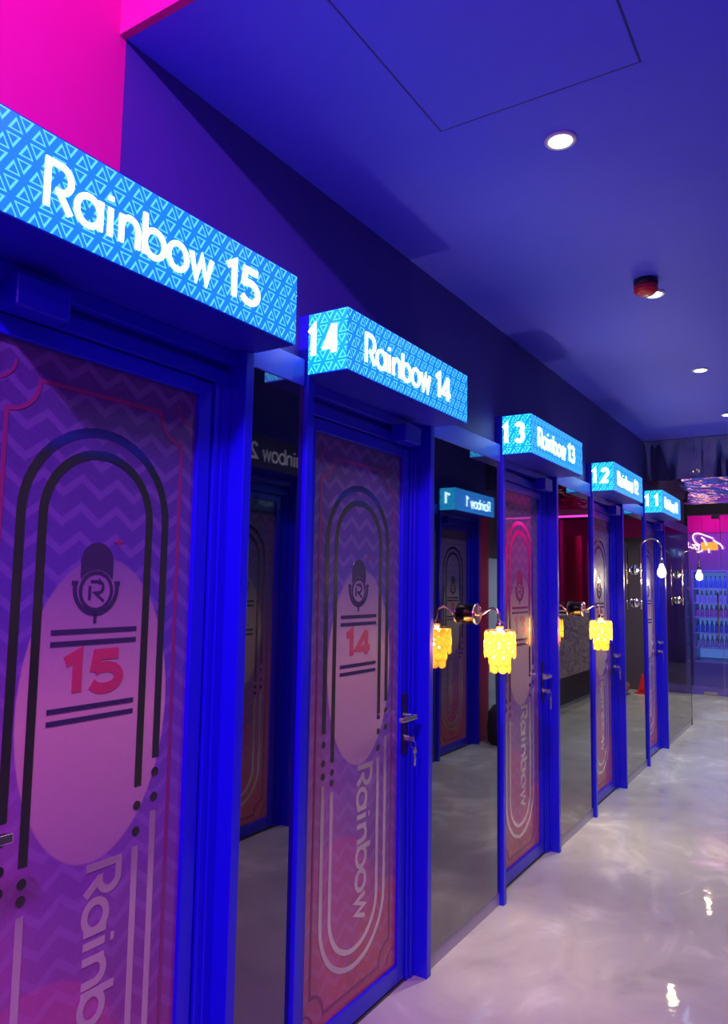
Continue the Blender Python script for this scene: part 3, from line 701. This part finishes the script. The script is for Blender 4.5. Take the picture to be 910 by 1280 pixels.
# ------------------------------------------------------------------ reception seen in the mirrors
ct = thing('reception_counter', 'speckled stone reception counter with recessed dark base, seen in the mirror', 'counter', (0, 0, 0))
box('front_slab', 'speckled_stone', 1.45, 1.50, 8.7, 11.2, 0.39, 1.15, parent=ct)
box('countertop', 'speckled_stone', 1.5005, 2.05, 8.7, 11.2, 1.10, 1.15, parent=ct)
box('base', 'dark_wall', 1.60, 2.0, 8.75, 11.15, 0.0, 1.0995, parent=ct)
disp = thing('display_case', 'small clear display box on the reception counter', 'display', (1.62, 9.6, 1.15))
box('case', 'clear_glass', -0.10, 0.10, -0.14, 0.14, 0.02, 0.16, parent=disp); box('case_base', 'dark_wall', -0.11, 0.11, -0.15, 0.15, 0.0, 0.0195, parent=disp)
tag(box('dark_column', 'black_metal', 2.95, 3.25, 13.4, 13.7, 0.0, CZ), 'black square column before the magenta far wall', 'column')
scr = thing('standing_screen', 'tall dark screen panel before the magenta far wall', 'screen', (2.72, 13.8, 0))
box('panel', 'red_panel', -0.15, 0.15, -0.03, 0.03, 0.04, 2.45, parent=scr); box('foot', 'black_metal', -0.2, 0.2, -0.15, 0.15, 0.0, 0.0395, parent=scr)
tag(box('pale_post', 'pale_panel', 2.32, 2.40, 13.6, 13.7, 0.0, 2.3), 'pale upright post before the magenta far wall', 'post')

# black bag and cables by door 1
bag = thing('trolley_bag', 'black trolley bag standing on the floor past door 1', 'bag', (1.34, 6.86, 0))
bb = B(); prof = [(0.10, 0.17, 0.0), (0.125, 0.20, 0.03), (0.13, 0.21, 0.16), (0.12, 0.20, 0.30), (0.08, 0.16, 0.36)]
vs = []; n = 20
for a, c, z in prof:
    for k in range(n):
        t = 2*PI*k/n; sx = math.copysign(abs(math.cos(t))**0.5, math.cos(t)); sy = math.copysign(abs(math.sin(t))**0.5, math.sin(t))
        vs.append((a*sx, c*sy, z))
fs = [(i*n+k, i*n+(k+1) % n, (i+1)*n+(k+1) % n, (i+1)*n+k) for i in range(len(prof)-1) for k in range(n)] + [tuple(range(n))[::-1], tuple(range((len(prof)-1)*n, len(prof)*n))]
bb.add(vs, fs); obj('bag_body', bb, 'black_cloth', bag, True)
obj('pull_bar', B().tube([(0.05, -0.08, 0.34), (0.06, -0.08, 0.86), (0.06, 0.08, 0.86), (0.05, 0.08, 0.34)], 0.010, 8), 'black_metal', bag)
ps = thing('power_strip', 'black power strip with looped cable beside the trolley bag', 'power strip', (1.14, 6.46, 0))
box('strip_body', 'black_metal', -0.035, 0.035, -0.13, 0.13, 0.0, 0.05, parent=ps, bevel=0.006)
for k in range(3): obj('plug', B().lathe([(0.018, 0.0505), (0.018, 0.085), (0.008, 0.10)], (0, -0.08+0.08*k, 0), 'z', 12), 'black_metal', ps)
obj('cable', B().tube([(0, 0.13, 0.03)] + [(0.02+0.06*math.sin(t), 0.14+0.03*t, 0.012+0.07*max(0, math.sin(t*0.8))) for t in [i*0.35 for i in range(1, 12)]], 0.005, 6), 'black_metal', ps)

# red cone and bag before the pier
cn = thing('floor_cone', 'small red floor cone in front of the dark pier', 'cone', (0.98, 11.2, 0))
obj('cone_body', B().lathe([(0.075, 0.0205), (0.055, 0.08), (0.015, 0.27), (0.012, 0.28)], (0, 0, 0), 'z', 20), 'red_plastic', cn, True)
box('cone_foot', 'red_plastic', -0.10, 0.10, -0.10, 0.10, 0.0, 0.02, parent=cn, bevel=0.004)
tb = thing('tan_bag', 'soft tan bag lying on the floor before the dark pier', 'bag', (1.20, 10.95, 0))
obj('bag_body', B().lathe([(0.02, -0.17), (0.07, -0.15), (0.085, 0.0), (0.07, 0.15), (0.02, 0.17)], (0, 0, 0.086), 'y', 18), 'tan_leather', tb, True)
obj('strap', B().tube([(0, -0.11, 0.16), (0, -0.07, 0.22), (0, 0.0, 0.24), (0, 0.07, 0.22), (0, 0.11, 0.16)], 0.007, 6), 'tan_leather', tb)
